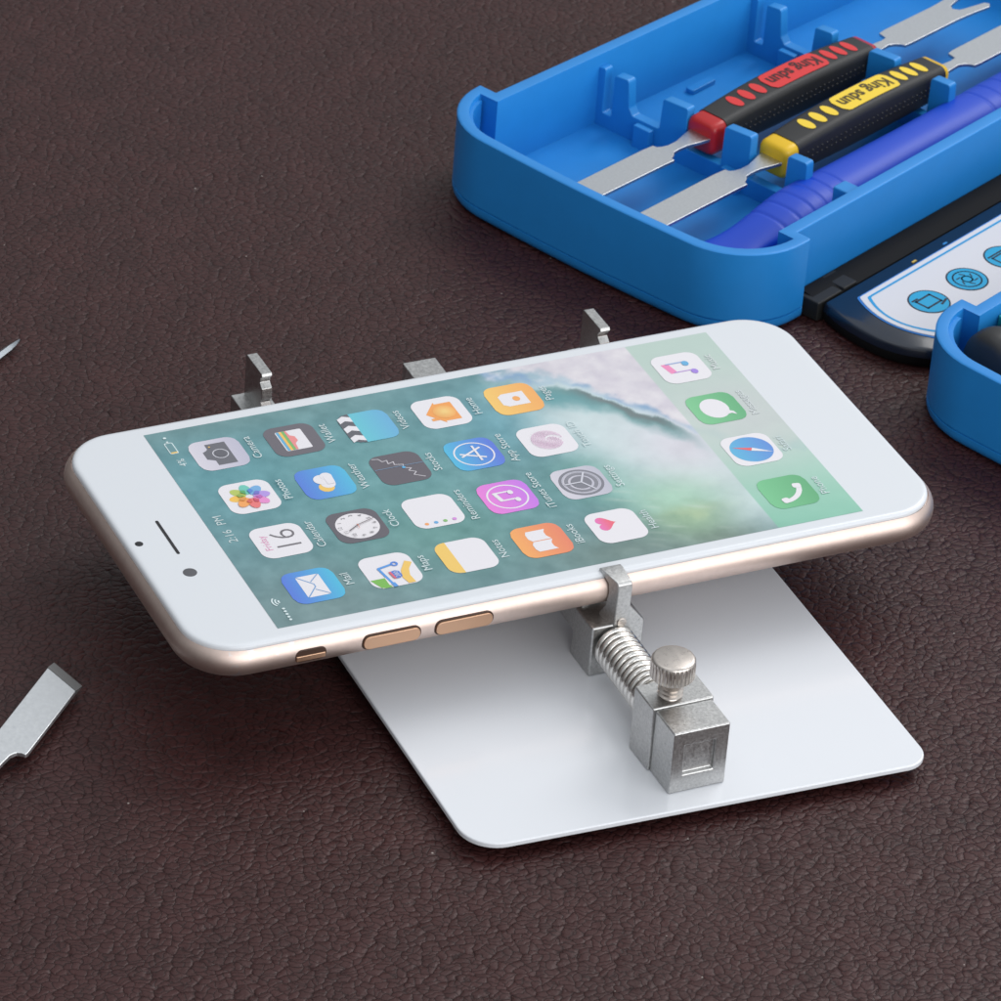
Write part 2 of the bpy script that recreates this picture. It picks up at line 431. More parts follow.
for k, c in enumerate(((150, 180, 90), (96, 176, 112), (92, 142, 216), (120, 124, 210), (196, 110, 190), (214, 92, 120), (222, 110, 100), (226, 160, 90))):
    a0 = math.radians(-90+45*k+6); a1 = math.radians(-90+45*k+39); am = (a0+a1)/2
    i.poly([(.5+.09*math.cos(am), .5+.09*math.sin(am)), (.5+.2*math.cos(a0), .5+.2*math.sin(a0)), (.5+.245*math.cos(am), .5+.245*math.sin(am)), (.5+.2*math.cos(a1), .5+.2*math.sin(a1))], c)
i.done('Photos', 'coloured petals on white')
i = Icon(CX[3], CY[0]); i.base((222, 218, 228), (196, 194, 212))
i.poly([(.17, .36), (.30, .36), (.34, .30), (.38, .22), (.62, .22), (.66, .30), (.70, .34), (.86, .34), (.86, .74), (.14, .74), (.14, .36)], (112, 112, 120))
i.ring(.5, .53, .135, .155, (214, 214, 222)); i.circ(.5, .53, .1, (104, 104, 112)); i.circ(.76, .40, .022, (230, 190, 110), n=10)
i.done('Camera', 'grey camera on pale lilac')

i = Icon(CX[0], CY[1]); i.base(WHITE)
i.poly([(.0, .22), (.0, .3), (.22, .5), (.38, 1.0), (.235, 1.), (.12, .97), (.03, .88), (.0, .765)][::-1] if False else [(.0, .14), (.13, .14), (.13, .47), (.0, .47)], (242, 236, 238))
i.poly([(.03, .13), (.30, .02), (.30, .30), (.0, .33), (.0, .2)], (128, 190, 90)); i.poly([(.07, .30), (.30, .30), (.30, .35), (.05, .35)], (242, 238, 240))
i.poly([(.0, .50), (.12, .52), (.36, .66), (.70, .78), (1., .74), (1., .6), (.72, .62), (.42, .5), (.12, .38), (.0, .36)][::-1] if False else [(.02, .66), (.22, .62), (.44, .68), (.70, .86), (.62, .97), (.44, .84), (.25, .78), (.02, .80)], (246, 204, 110))
i.line([(.06, .38), (.60, .30), (.66, .58)], .05, (96, 160, 230)); i.line([(.0, .40), (.10, .385)], .08, (96, 160, 230))
i.ring(.66, .64, .035, .07, (86, 140, 226), n=20)
i.poly([(.22, .50), (.44, .47), (.46, .56), (.42, .63), (.27, .64), (.22, .58)], (96, 132, 214)); i.poly([(.22, .46), (.44, .43), (.44, .475), (.22, .505)], (226, 110, 130))
i.text('280', .335, .56, .12, (220, 225, 240))
i.done('Maps', 'street map with blue route')
i = Icon(CX[1], CY[1]); i.base((104, 100, 108)); i.circ(.5, .5, .41, (238, 234, 238), n=48)
for k in range(12):
    a = math.radians(30*k-90); i.text(str(12 if k == 0 else k), .5+.335*math.cos(a), .5+.335*math.sin(a), .11, (120, 116, 122))
i.line([(.5, .5), (.36, .28)], .022, (110, 104, 110)); i.line([(.5, .5), (.62, .86)], .02, (140, 130, 134)); i.line([(.5, .5), (.40, .5)], .012, (230, 150, 130)); i.circ(.5, .5, .022, (190, 130, 120), n=10)
i.done('Clock', 'white clock face on dark grey')
i = Icon(CX[2], CY[1]); i.base((92, 132, 222), (88, 190, 226))
i.circ(.34, .46, .15, (246, 204, 110))
i.circ(.44, .53, .14, WHITE); i.circ(.60, .46, .155, WHITE); i.circ(.68, .58, .115, WHITE); i.poly([(.42, .52), (.70, .52), (.70, .695), (.42, .67)], WHITE)
i.done('Weather', 'white cloud over yellow sun on blue')
i = Icon(CX[3], CY[1]); i.base((112, 108, 116))
i.poly([(x+.5, y+.49) for x, y in rrect(.33, .26, .03, 3)], WHITE)
for k, c in enumerate(((110, 180, 218), (246, 200, 104), (128, 190, 118))):
    i.poly([(.18, .25+k*.055), (.82, .25+k*.055), (.82, .305+k*.055), (.18, .305+k*.055)], c)
i.poly([(.18, .415), (.82, .415), (.82, .45), (.66, .47), (.60, .55), (.46, .56), (.38, .48), (.18, .46)], (240, 150, 150))
i.done('Wallet', 'striped card on dark grey')

i = Icon(CX[0], CY[2]); i.base(WHITE); i.poly([(0, .235), (.02, .14), (.07, .07), (.14, .02), (.235, 0), (.765, 0), (.86, .02), (.93, .07), (.98, .14), (1, .235), (1, .27), (0, .27)], (246, 206, 112))
i.done('Notes', 'white sheet with yellow top')
i = Icon(CX[1], CY[2]); i.base(WHITE)
for k, c in enumerate(((246, 170, 110), (110, 176, 226), (140, 194, 120), (220, 150, 226))): i.circ(.14, .22+.185*k, .042, c, n=16)
i.done('Reminders', 'white list with four coloured dots')
i = Icon(CX[2], CY[2]); i.base((104, 99, 107))
i.line([(.93, .10), (.90, .22), (.80, .26), (.82, .36), (.70, .34), (.74, .46), (.64, .44), (.60, .60), (.50, .56), (.44, .70), (.38, .62), (.30, .74), (.22, .66), (.10, .84)][::1], .018, (214, 210, 216))
i.line([(.56, .02), (.56, .98)], .014, (130, 160, 190)); i.circ(.50, .57, .035, (96, 180, 228), n=14)
i.done('Stocks', 'white chart line on black')
i = Icon(CX[3], CY[2]); i.base((108, 210, 214), (112, 180, 222))
i.poly([(0, .28), (0, .235), (.02, .14), (.07, .07), (.14, .02), (.235, 0), (.765, 0), (.86, .02), (.93, .07), (.98, .14), (1, .235), (1, .28)], (104, 104, 112))
for k in range(3):
    x = .05+.33*k; i.poly([(x, .28), (x+.07, .14), (x, .02), (x+.16, .01), (x+.24, .14), (x+.17, .28)], WHITE)
i.done('Videos', 'striped clapper over turquoise')

i = Icon(CX[0], CY[3]); i.base((250, 176, 104), (238, 138, 108))
for sgn in (1, -1):
    i.poly([(.5+sgn*x, y) for x, y in ((.012, .32), (.10, .27), (.24, .27), (.33, .31), (.33, .69), (.24, .64), (.12, .64), (.012, .70))], WHITE)
i.done('iBooks', 'open white book on orange')
i = Icon(CX[1], CY[3]); i.base((238, 136, 222), (204, 128, 236)); i.ring(.5, .5, .365, .40, WHITE)
i.line([(.40, .64), (.40, .32), (.66, .27), (.66, .58)], .045, WHITE); i.line([(.40, .345), (.66, .295)], .075, WHITE); i.circ(.355, .65, .07, WHITE, .055, 16); i.circ(.615, .60, .07, WHITE, .055, 16)
i.done('iTunes Store', 'white note in ring on pink')
i = Icon(CX[2], CY[3]); i.base((86, 190, 226), (98, 124, 222)); i.ring(.5, .5, .365, .395, WHITE)
i.line([(.56, .24), (.34, .68)], .045, WHITE); i.line([(.46, .24), (.68, .68)], .045, WHITE); i.line([(.26, .56), (.76, .56)], .045, WHITE)
i.done('App Store', 'white letter in ring on blue')
i = Icon(CX[3], CY[3]); i.base(WHITE)
i.poly([(.5, .18), (.86, .47), (.80, .47), (.80, .80), (.20, .80), (.20, .47), (.14, .47)], lambda x, y: srgb_mix((250, 222, 140), (248, 166, 92), min(1, math.hypot(x-.5, y-.55)/.34)))
i.poly([(.26, .22), (.34, .22), (.34, .30), (.26, .37)], (248, 170, 96)); [i.circ(.5, .56, r_, srgb_mix((249, 180, 104), (251, 222, 146), 1-r_/.24), n=20) for r_ in (.22, .18, .14, .10, .06)]
i.done('Home', 'orange house on white')

i = Icon(CX[0], CY[4]); i.base(WHITE)
hp = []
for q in range(36):
    t = 2*PI*q/36; hp.append((.62+.215*(math.sin(t)**3), .33-.0128*(13*math.cos(t)-5*math.cos(2*t)-2*math.cos(3*t)-math.cos(4*t))))
i.poly(hp, lambda x, y: srgb_mix((236, 130, 210), (242, 108, 118), (y-.12)/.36))
i.done('Health', 'pink heart on white')
i = Icon(CX[1], CY[4]); i.base((218, 214, 224), (194, 194, 208))
i.ring(.5, .5, .375, .43, (132, 132, 142)); i.ring(.5, .5, .345, .375, (190, 190, 202)); i.ring(.5, .5, .25, .32, (140, 140, 150)); i.circ(.5, .5, .2, (132, 132, 142))
for a in (30, 150, 270): i.line([(.5, .5), (.5+.33*math.cos(math.radians(a)), .5+.33*math.sin(math.radians(a)))], .035, (214, 214, 224))
i.done('Settings', 'grey gear rings on silver')
i = Icon(CX[2], CY[4]); i.base(WHITE)
for k in range(9): i.ring(.5, .5, .02+.034*k, .033+.034*k, (228, 186, 216), 15*k, 15*k+330, n=30)
i.done('Touch ID', 'pink fingerprint on white')
i = Icon(CX[3], CY[4]); i.base((250, 206, 116), (248, 178, 104))
i.poly([(.36, .22), (.64, .22), (.72, .32), (.72, .76), (.28, .76), (.28, .32)], WHITE); i.circ(.5, .55, .085, (248, 176, 104), .075, 14)
i.done('Pages', 'white tag on orange')

i = Icon(CX[0], CY[5]); i.base((126, 202, 150), (104, 178, 128))
rp = arc(.72, .26, .52, 100, 172, 14); i.line(rp, .105, WHITE)
for p_, an in ((rp[0], 10), (rp[-1], 82)):
    i.poly([(p_[0]+x*math.cos(math.radians(an))-y*math.sin(math.radians(an)), p_[1]+x*math.sin(math.radians(an))+y*math.cos(math.radians(an))) for x, y in rrect(.075, .085, .05, 4, .0, -.03)], WHITE)
i.done('Phone', 'white handset on green')
i = Icon(CX[1], CY[5]); i.base(WHITE)
i.z += .0016
for k in range(40):
    t0, t1 = 2*PI*k/40, 2*PI*(k+1)/40
    q = ((.5, .5), (.5+.42*math.cos(t0), .5+.42*math.sin(t0)), (.5+.42*math.cos(t1), .5+.42*math.sin(t1)))
    i.b.flat([i.P(*p) for p in q], i.z, 0, [pc(srgb_mix((100, 190, 226), (104, 146, 222), p[1])) for p in q])
i.poly([(.44, .52), (.56, .48), (.74, .20)][::1] if False else [(.455, .47), (.545, .53), (.66, .16)], (236, 108, 112)); i.poly([(.455, .47), (.545, .53), (.30, .86)], WHITE)
i.done('Safari', 'compass with red needle')
i = Icon(CX[2], CY[5]); i.base((134, 206, 154), (108, 182, 132)); i.circ(.5, .47, .335, WHITE, .28, 36); i.poly([(.24, .60), (.36, .70), (.30, .78), (.18, .80), (.25, .72)], WHITE)
i.done('Messages', 'white speech bubble on green', (220, 226, 228))
i = Icon(CX[3], CY[5]); i.base(WHITE)
i.poly([(.36, .22), (.70, .15), (.70, .30), (.36, .37)], (244, 150, 196)); i.line([(.375, .3), (.375, .68)], .03, (190, 150, 220)); i.line([(.685, .25), (.685, .62)], .03, (150, 176, 226))
i.circ(.31, .70, .085, (170, 140, 228), .07, 18); i.circ(.62, .64, .085, (108, 180, 226), .07, 18)
i.done('Music', 'coloured note on white', (222, 226, 228))

# status bar
LT = (222, 238, 240)
def status(name):
    q = Icon(0, 0, 1.0); q.fin = lambda: q.b.build(name, M_print, screen, smooth=0); return q
st = status('signal_dots')
for k in range(5): st.circ(.66+.075*k, .785, .026, LT, n=10)
st.fin(); st = status('wifi_icon')
for r0, r1 in ((.03, .06), (.085, .11), (.135, .16)): st.ring(1.17, .83, r0, r1, LT, 225, 315, 8)
st.fin(); st = status('time_text'); st.text('2:16', SW/2+.20, .755, .22, (206, 222, 224), .0)
st.fin(); st = status('time_text'); st.text('PM', SW/2+.68, .755, .22, (206, 222, 224), .0)
st.fin(); st = status('charge_text'); st.text('4%', 5.38, .81, .19, LT, .0)
st.fin(); st = status('battery_icon')
st.poly([(x+5.83, y+.79) for x, y in rrect(.17, .075, .03, 3)], LT); st.poly([(x+5.83, y+.79) for x, y in rrect(.15, .058, .02, 3)], (112, 152, 158))
st.poly([(5.675, .735), (5.71, .735), (5.71, .845), (5.675, .845)], (246, 206, 110)); st.circ(6.02, .79, .022, LT, n=8); st.circ(6.14, .79, .03, LT, n=8)
st.fin()

def disc(name, x, y, r, m, z=.003, ry=None):
    q = MB(); n = 28
    q.loft([[(x+(r*s_)*math.cos(2*PI*k/n), y+((ry or r)*s_)*math.sin(2*PI*k/n), H+Z0+zz) for k in range(n)] for s_, zz in ((1.0, -.02), (1., z), (.9, z+.002))])
    return q.build(name, m, phone, smooth=40)
disc('camera_lens', -5.937, -1.037, .115, M_grey_lens)
disc('sensor', -6.415, -.027, .068, M_black)
q = MB(); q.prism(rrect(.027, .50, .026, 6, -5.915, .003), H+Z0-.02, H+Z0+.004); q.build('earpiece', M_black, phone)
def side_key(name, x0, x1, zc, hz, m, y0, y1):
    q = MB(); pr = rrect((x1-x0)/2, hz, min(hz, (x1-x0)/2)*.95, 6, (x0+x1)/2, zc+Z0)
    q.loft([[(x, y0, z) for x, z in pr], [(x, y1, z) for x, z in pr]])
    o = q.build(name, m, phone, bevel=.012, seg=2); return o
for x0, x1 in ((-3.90, -2.92), (-2.65, -1.66)):
    side_key('recess_shade', x0-.025, x1+.025, 1.73, .142, M_slot_shade, -3.3275, -3.2)  # flush plate round the button, the shade of the gap painted as its colour
    side_key('volume_button', x0, x1, 1.73, .118, M_copper, -3.355, -3.2)
side_key('recess_shade', -5.06, -4.52, 1.725, .115, M_slot_shade, -3.3275, -3.2)
q = MB(); q.box(-5.04, -4.54, -3.342, -3.2, 1.635+Z0, 1.735+Z0); q.build('mute_switch', M_copper, phone, bevel=.015)

# ------------------------------------------------------------------ holder
holder = thing('phone_holder', 'white repair stand with metal clamps holding the smartphone', 'repair stand', (0, -1, 0))
OY = 1.   # local y = world y + 1
def L(pts): return [(x, y+OY) for x, y in pts]
pl = round_poly(L([(-3.59, -7.08), (4.315, -7.43), (4.42, 5.1), (-3.42, 5.4)]), [.62, .42, .6, .6], 10)
b = MB(); b.prism(pl, .20, .30); b.build('base_plate', M_white_plate, holder, bevel=.028, seg=3)
for x, y in ((-2.7, -6.1), (3.5, -6.4), (3.6, 4.2), (-2.6, 4.5)):
    b = MB(); b.lathe([(.45, 0.002), (.45, .2)], x, y+OY, 24); b.build('foot', M_rubber, holder)
AX = lambda y: .395+(y+6.8)*.0193
# slide bar
b = MB()
b.loft([[(AX(y)+sx*.31, y+OY, z) for sx, z in ((-1, .62), (1, .62), (1, 1.30), (-1, 1.30))] for y in (-2.9, 4.74)])
b.build('slide_bar', M_zinc, holder, bevel=.02)
b = MB()
b.loft([[(AX(y)+sx*.165, y+OY, z) for sx, z in ((-1, .72), (1, .72), (1, 1.05), (-1, 1.05))] for y in (-6.3, -3.3)])
b.build('slide_rod', M_zinc, holder, bevel=.015)
# cross bar, hidden behind the phone, a little askew
def rot(x, y, a, cx, cy):
    c, s = math.cos(a), math.sin(a); return (cx+(x-cx)*c-(y-cy)*s, cy+(x-cx)*s+(y-cy)*c)
SK = math.radians(-4.3)
pts = [rot(x, y, SK, .6, 4.1) for x, y in ((-2.9, 3.85), (3.95, 3.85), (3.95, 4.3), (-2.9, 4.3))]
b = MB(); b.prism(L(pts), .302, .61); b.build('cross_bar', M_zinc, holder, bevel=.02)
def jaw_far(xl, yb, xfin, fw=.19):
    """Jaw standing on the cross bar: body and fin with a V notch towards the phone."""
    m = MB()
    m.prism_x([(y+OY, z) for y, z in ((yb+.70, .30), (yb+.70, 1.30), (yb-.12, 1.30), (yb-.12, .30))], xl, xl+.62)
    j = m.build('far_jaw', M_zinc, holder, bevel=.02)
    m = MB()
    m.prism_x([(y+OY, z) for y, z in ((yb+.68, 1.27), (yb+.69, 2.06), (yb+.64, 2.10), (yb-.02, 2.10), (yb-.05, 2.05), (yb+.03, 1.97), (yb+.045, 1.90), (yb-.06, 1.82), (yb-.085, 1.62), (yb-.02, 1.55), (yb-.08, 1.45), (yb-.08, 1.27))], xfin, xfin+fw)
    m.build('jaw_fin', M_zinc, j, bevel=.014)
jaw_far(-2.90, 4.02, -2.66)
jaw_far(3.22, 3.55, 3.455)
# near jaw
m = MB()
m.prism_x([(y+OY, z) for y, z in ((-3.53, .302), (-3.53, 1.25), (-2.80, 1.25), (-2.70, 1.42), (-2.2, 1.42), (-2.2, .92), (-2.42, .86), (-2.85, .76), (-2.80, .302))], .055, .985)
jn = m.build('near_jaw', M_zinc, holder, bevel=.035, seg=3)
m = MB()
fp = [(-3.545, 1.0), (-3.55, 1.30), (-3.575, 1.92), (-3.56, 2.02), (-3.52, 2.06), (-3.18, 2.11), (-3.09, 2.10), (-3.07, 2.06), (-3.20, 2.035), (-3.33, 1.94), (-3.355, 1.80), (-3.30, 1.5), (-3.18, 1.30), (-3.18, 1.0)][::-1]
fl = lambda y: .435-.28*max(0, min(.46, y+3.57))
m.loft([[(fl(y), y+OY, z) for y, z in fp], [(.685, y+OY, z) for y, z in fp]])
m.loft([[(x, y+OY, z) for x, z in ((.66, 1.0), (.97, 1.0), (.97, 1.24), (.69, 1.58), (.66, 1.6))] for y in (-3.538, -3.25)])
m.build('jaw_fin', M_zinc, jn, bevel=.028, seg=3)
m = MB(); pr = [(.555+.085*math.cos(2*PI*k/24), 1.285+.085*math.sin(2*PI*k/24)) for k in range(24)]
m.loft([[(x, yy+OY, z) for x, z in pr] for yy in (-3.574, -3.53)]); m.build('mould_mark', M_nickel, jn, bevel=.012)
# spring
m = MB(); turns, rs, rw = 13.6, .325, .054; per = 28; loops = []
y0, y1 = -3.58, -5.46; NN = int(turns*per)
for k in range(NN+1):
    t = k/NN; a = 2*PI*turns*t; yc = y0+(y1-y0)*t; cx, cz = AX(yc)-.005, .86
    rd = Vector((math.cos(a), 0, math.sin(a))); ax = Vector((0, 1, 0))
    c = Vector((cx, yc+OY, cz))+rd*rs
    loops.append([tuple(c+rd*(rw*math.cos(2*PI*q/10))+ax*(rw*1.02*math.sin(2*PI*q/10))) for q in range(10)])
m.loft(loops); m.build('spring', M_spring, holder, smooth=80)
# end block: rear section a little larger than the front one
m = MB(); m.prism_x([(y+OY, z) for y, z in ((-6.14, .302), (-6.14, 1.50), (-5.47, 1.50), (-5.47, .302))], -.15, .925)
blk = m.build('end_block', M_zinc, holder, bevel=.03, seg=3)
m = MB()       # front section with a rectangular window round the end of the rod
fx0, fx1, fz0, fz1, fy0, fy1 = -.105, .88, .302, 1.47, -6.82, -6.142
wx0, wx1, wz0, wz1 = .115, .645, .64, 1.20
O = [(fx0, fz0), (fx1, fz0), (fx1, fz1), (fx0, fz1)]; Wd = [(wx0, wz0), (wx1, wz0), (wx1, wz1), (wx0, wz1)]
of = m.add([(x, fy0+OY, z) for x, z in O]); wf = m.add([(x, fy0+OY, z) for x, z in Wd]); wb = m.add([(x, fy0+.075+OY, z) for x, z in Wd]); ob = m.add([(x, fy1+OY, z) for x, z in O])
for k in range(4):
    j = (k+1) % 4
    m.face((of[k], of[j], wf[j], wf[k])); m.face((wf[k], wf[j], wb[j], wb[k])); m.face((of[j], of[k], ob[k], ob[j]))
m.face(wb); m.face(ob[::-1])
m.build('block_front', M_zinc, blk, bevel=.028, seg=3)
# thumb screw
m = MB(); kx, ky = .27, -5.88
m.lathe([(.02, 1.49), (.17, 1.49), (.155, 1.52), (.205, 1.55), (.155, 1.59), (.205, 1.63), (.155, 1.67), (.205, 1.71), (.155, 1.75), (.17, 1.79), (.17, 1.86)], kx, ky+OY, 32)
sc_ = m.build('thumb_screw', M_nickel, holder, smooth=30)
m = MB(); m.lathe([(.16, 1.845), (.315, 1.855), (.36, 1.90), (.36, 2.12), (.352, 2.195), (.335, 2.222), (.30, 2.232), (.02, 2.236)], kx, ky+OY, 128, knurl=(2, 3))
m.build('knurled_head', M_nickel, sc_, smooth=50)

# ------------------------------------------------------------------ tool case (local axes: a along the trays, b across)
RZ = math.atan2(.416, .909)
case = thing('tool_case', 'open blue folding tool case with two trays behind the phone', 'tool case', (0, 0, 0), RZ)
def tray_loops(mirror=1, da=0., db=0.):
    n = 12
    fr = [(8.58-.06*math.sin(PI*k/8), 3.1+4.72*k/8) for k in range(1, 8)]
    out = [(23.2, 1.88), (10.3, 1.88), (10.3, 1.56)]+arc(10.08, 3.06, 1.5, 270, 180, n)+fr+arc(10.08, 7.86, 1.5, 180, 90, n)+[(10.12, 9.36), (10.12, 8.97), (15.8, 8.72), (23.2, 8.42)]
    fi = [(8.80-.06*math.sin(PI*k/8), 3.1+4.72*k/8) for k in range(1, 8)]
    inn = [(23.0, 2.14), (10.12, 2.14), (10.12, 1.79)]+arc(10.08, 3.06, 1.27, 270, 180, n)+fi+arc(10.08, 7.86, 1.27, 180, 98, n)+[(9.93, 9.12), (9.93, 8.71), (15.8, 8.48), (23.0, 8.19)]
    f = lambda P: [(x+da, mirror*y+db) for x, y in P]
    return f(out), f(inn)
def ins(loop, d, ctr):      # crude inset towards the centre line for the rounded foot
    return [(x+(d if x < 11.2 else (-d if x > 22 else 0)), y+(d if y < ctr else -d)) for x, y in loop]
def tray(name, mirror, da, db, top):
    o, i_ = tray_loops(mirror, da, db); ctr = db+mirror*5.3
    m = MB()
    def lay(P, z): return [(x, y, z) for x, y in P]
    lv = [lay(ins(o, .16, ctr), 0.004), lay(ins(o, .07, ctr), .03), lay(ins(o, .02, ctr), .09), lay(o, .17),
          lay(o, .262), lay(ins(o, .035, ctr), .266), lay(ins(o, .035, ctr), .296), lay(o, .30),
          lay(o, top-.02), lay(ins(o, .015, ctr), top-.004), lay(ins(o, .03, ctr), top),
          lay(ins(i_, -.02, ctr), top), lay(ins(i_, -.006, ctr), top-.004), lay(i_, top-.02), lay(i_, .20)]
    if mirror < 0: lv = [l_[::-1] for l_ in lv]
    # orientation: counter-clockwise loops
    P = lv[0]; A = sum(P[k][0]*P[(k+1) % len(P)][1]-P[(k+1) % len(P)][0]*P[k][1] for k in range(len(P)))
    if A < 0: lv = [l_[::-1] for l_ in lv]
    m.loft(lv)
    return m.build(name, M_blue, case, smooth=40)
TA = 1.70
trA = tray('tray', 1, 0, 0, TA); trA['label'] = 'blue tray holding the prying tools'
trB = tray('tray', -1, .42, .05, 1.65); trB['label'] = 'blue tray with the black handle'
# inner lip along the front of both trays (thinner step inside the corner)
def lip(mirror, da, db, top, par):
    n = 10
    a = arc(10.08, 7.86, 1.272, 160, 100, n); c = arc(10.08, 7.86, 1.20, 160, 100, n)
    f = lambda P: [(x+da, mirror*y+db) for x, y in P]
    m = MB(); m.prism(f(a)+f(c)[::-1], .21, top-.10); m.build('corner_lip', M_blue, par, smooth=50)
lip(1, 0, 0, TA, trA)
m = MB(); n = 10
a = arc(10.08, 3.06, 1.272, 262, 178, n); c = arc(10.08, 3.06, 1.18, 262, 178, n); f = lambda P: [(x+.42, -y+.05) for x, y in P]
m.prism(f(a)+f(c)[::-1], .21, 1.57); m.build('corner_lip', M_blue, trB, smooth=50)
def divider(a0, far, par, th=.11, sh=0.):
    prof = [(far, .19), (far, 1.42), (8.43, 1.45), (8.43, .5), (8.22, .5), (8.21, 1.40), (7.86, 1.43), (7.80, .86), (7.70, .72), (7.05, .72), (7.01, 1.39), (6.40, 1.42),
            (6.40, .58), (5.53, .58), (5.51, 1.42), (4.87, 1.46), (4.86, .58), (4.02, .58), (4.0, 1.43), (3.55, 1.45), (3.5, .36), (2.12, .36), (2.12, .19)]
    prof = [(y-sh if 7.0 < y < far-.001 else y, z) for y, z in prof]
    fil = round_poly(prof, [0, .05, .05, .03, .03, .06, .07, .1, .06, .05, .06, .06, .03, .03, .06, .06, .03, .03, .06, .06, .05, .02, 0], 4)
    A = sum(fil[k][0]*fil[(k+1) % len(fil)][1]-fil[(k+1) % len(fil)][0]*fil[k][1] for k in range(len(fil)))
    if A < 0: fil = fil[::-1]
    m = MB(); m.loft([[(a0-th, y, z) for y, z in fil], [(a0+th, y, z) for y, z in fil]])
    for bb in (7.35, 5.2):      # stiffening ribs
        m.box(a0-.26, a0-th+.002, bb-.02-.18, bb+.2, .19, .66)
    m.build('clip_divider', M_blue, par, bevel=.02)
divider(12.90, 8.64, trA); divider(17.35, 8.45, trA, sh=.18)
m = MB(); m.prism(rrect(.36, .10, .05, 4, 15.42, 8.10), .19, .30); m.build('floor_rib', M_blue, trA, bevel=.02)
m = MB(); m.box(12.22, 12.58, 2.12, 2.52, .19, 1.64); m.build('side_clip', M_blue, trA, bevel=.03)

# spine between the trays
fr = []
for k in range(17):
    t = -1+2*k/16; fr.append((10.30+(.26 if t > 0 else .56)*abs(t)**2.2, -.02+1.27*t))
sp = [(23.3, -1.29)]+fr+[(23.3, 1.25)]
def off(P, d): return [(x+(d if x < 22 else 0), y*(1-d*.4)) for x, y in P]
m = MB(); m.loft([[(x, y, z) for x, y in q_] for q_, z in ((off(sp, .06), .004), (sp, .06), (off(sp, -.01), .22))])
spine = m.build('spine_panel', M_rubber, case, smooth=50)
m = MB(); m.loft([[(x, y, z) for x, y in q_] for q_, z in ((off(sp, -.01), .223), (off(sp, .0), .345), (off(sp, .02), .385), (off(sp, .06), .40))])
m.build('spine_top', M_spine_gloss, spine, smooth=50)
m = MB()
for k in range(1):
    m.loft([[(x, y, z) for y, z in ((1.855, .02), (1.855, .40), (1.70, .43), (1.52, .40), (1.30, .36), (1.27, .02))] for x in (10.55, 11.0, 12., 13., 14., 16., 18., 20., 23.2)])
m.build('hinge_strip', M_rubber, case, smooth=50)
m = MB(); m.box(10.44, 11.15, 1.30, 1.85, .015, .40); m.box(11.20, 11.6, 1.30, 1.85, .015, .415); m.build('hinge_block', mat('dull_black_plastic', (.011, .0115, .012), .6, spec=.35), case, bevel=.03)
m = MB(); m.loft([[(x, y, z) for y, z in ((-1.70, .02), (-1.70, .44), (-1.52, .44), (-1.32, .38), (-1.31, .02))] for x in (10.9, 23.2)])
m.build('hinge_strip', M_rubber, case, smooth=50)
# printed card
cf = []
for k in range(13):
    t = -1+2*k/12; cf.append((10.86+.29*abs(t)**2.0+.0*t, -.02+.93*t))
def card(d): return round_poly([(23., -.95+d)]+[(x+d, y*(1-d/.95)) for x, y in cf]+[(23., .91-d)], [0, .08]+[.0]*11+[.08, 0], 5)
m = MB(); m.prism(card(-.035), .398, .412, c=lin((40, 120, 200))); m.prism(card(0), .412, .424, c=pc((226, 226, 232)))
cd = m.build('label_card', M_badge, spine, smooth=0)
m = MB(); A_, B_ = card(.10), card(.15)
for k in range(len(A_)-1): m.flat([A_[k], A_[k+1], B_[k+1], B_[k]], .427, 0, lin((20, 148, 208)))
m.build('border_line', M_badge, cd, smooth=0)
def picto(kind, a0):
    m = MB(); r = .40; z = .428; C1 = lin((26, 158, 205)); CD = lin((24, 40, 58)); b0 = -.06
    rot2 = lambda x, y: (a0+x, b0+y)
    def cir(r_, zz, c): m.flat([rot2(r_*math.cos(2*PI*k/40), r_*math.sin(2*PI*k/40)) for k in range(40)], zz, 0, c)
    cir(r, z, CD); cir(r*.92, z+.002, C1)
    # drawn reading from the far side: text-right is -a, text-up is -b
    def bar(pts, w):
        for (x0, y0), (x1, y1) in zip(pts, pts[1:]):
            d = math.hypot(x1-x0, y1-y0); ux, uy = (x1-x0)/d*w/2, (y1-y0)/d*w/2
            m.flat([rot2(*p) for p in ((x0-uy-ux, y0+ux-uy), (x1-uy+ux, y1+ux+uy), (x1+uy+ux, y1-ux+uy), (x0+uy-ux, y0-ux-uy))], z+.004, 0, CD)
    if kind == 0:
        bar([(-.20, -.13), (.20, -.13), (.20, .15), (-.20, .15), (-.20, -.13)], .045); bar([(-.24, .20), (-.10, .20)], .04); bar([(.12, -.21), (.30, -.16)], .05)
    elif kind == 1:
        for r0 in (.27, .10):
            bar([(r0*math.cos(2*PI*k/24), r0*math.sin(2*PI*k/24)) for k in range(25)], .03)
        for k in range(6): bar([(.14*math.cos(PI*k/3), .14*math.sin(PI*k/3)), (.2*math.cos(PI*k/3+.4), .2*math.sin(PI*k/3+.4))], .03)
    else:
        bar([(-.22, -.10), (.18, -.10), (.18, .12), (-.22, .12), (-.22, -.10)], .04); bar([(-.26, .18), (.24, .18)], .04)
    m.build('pictogram', M_badge, cd, smooth=0)
for k in range(7): picto((0, 1, 2)[k % 3], 11.97+1.165*k)
for aa, bb, c in ((12.95, 1.02, (200, 170, 70)), (13.9, 1.02, (40, 130, 200))):
    m = MB(); m.box(aa-.06, aa+.06, bb-.02, bb+.02, .398, .41); m.build('fleck', mat('fleck_paint', lin(c), .4), spine)

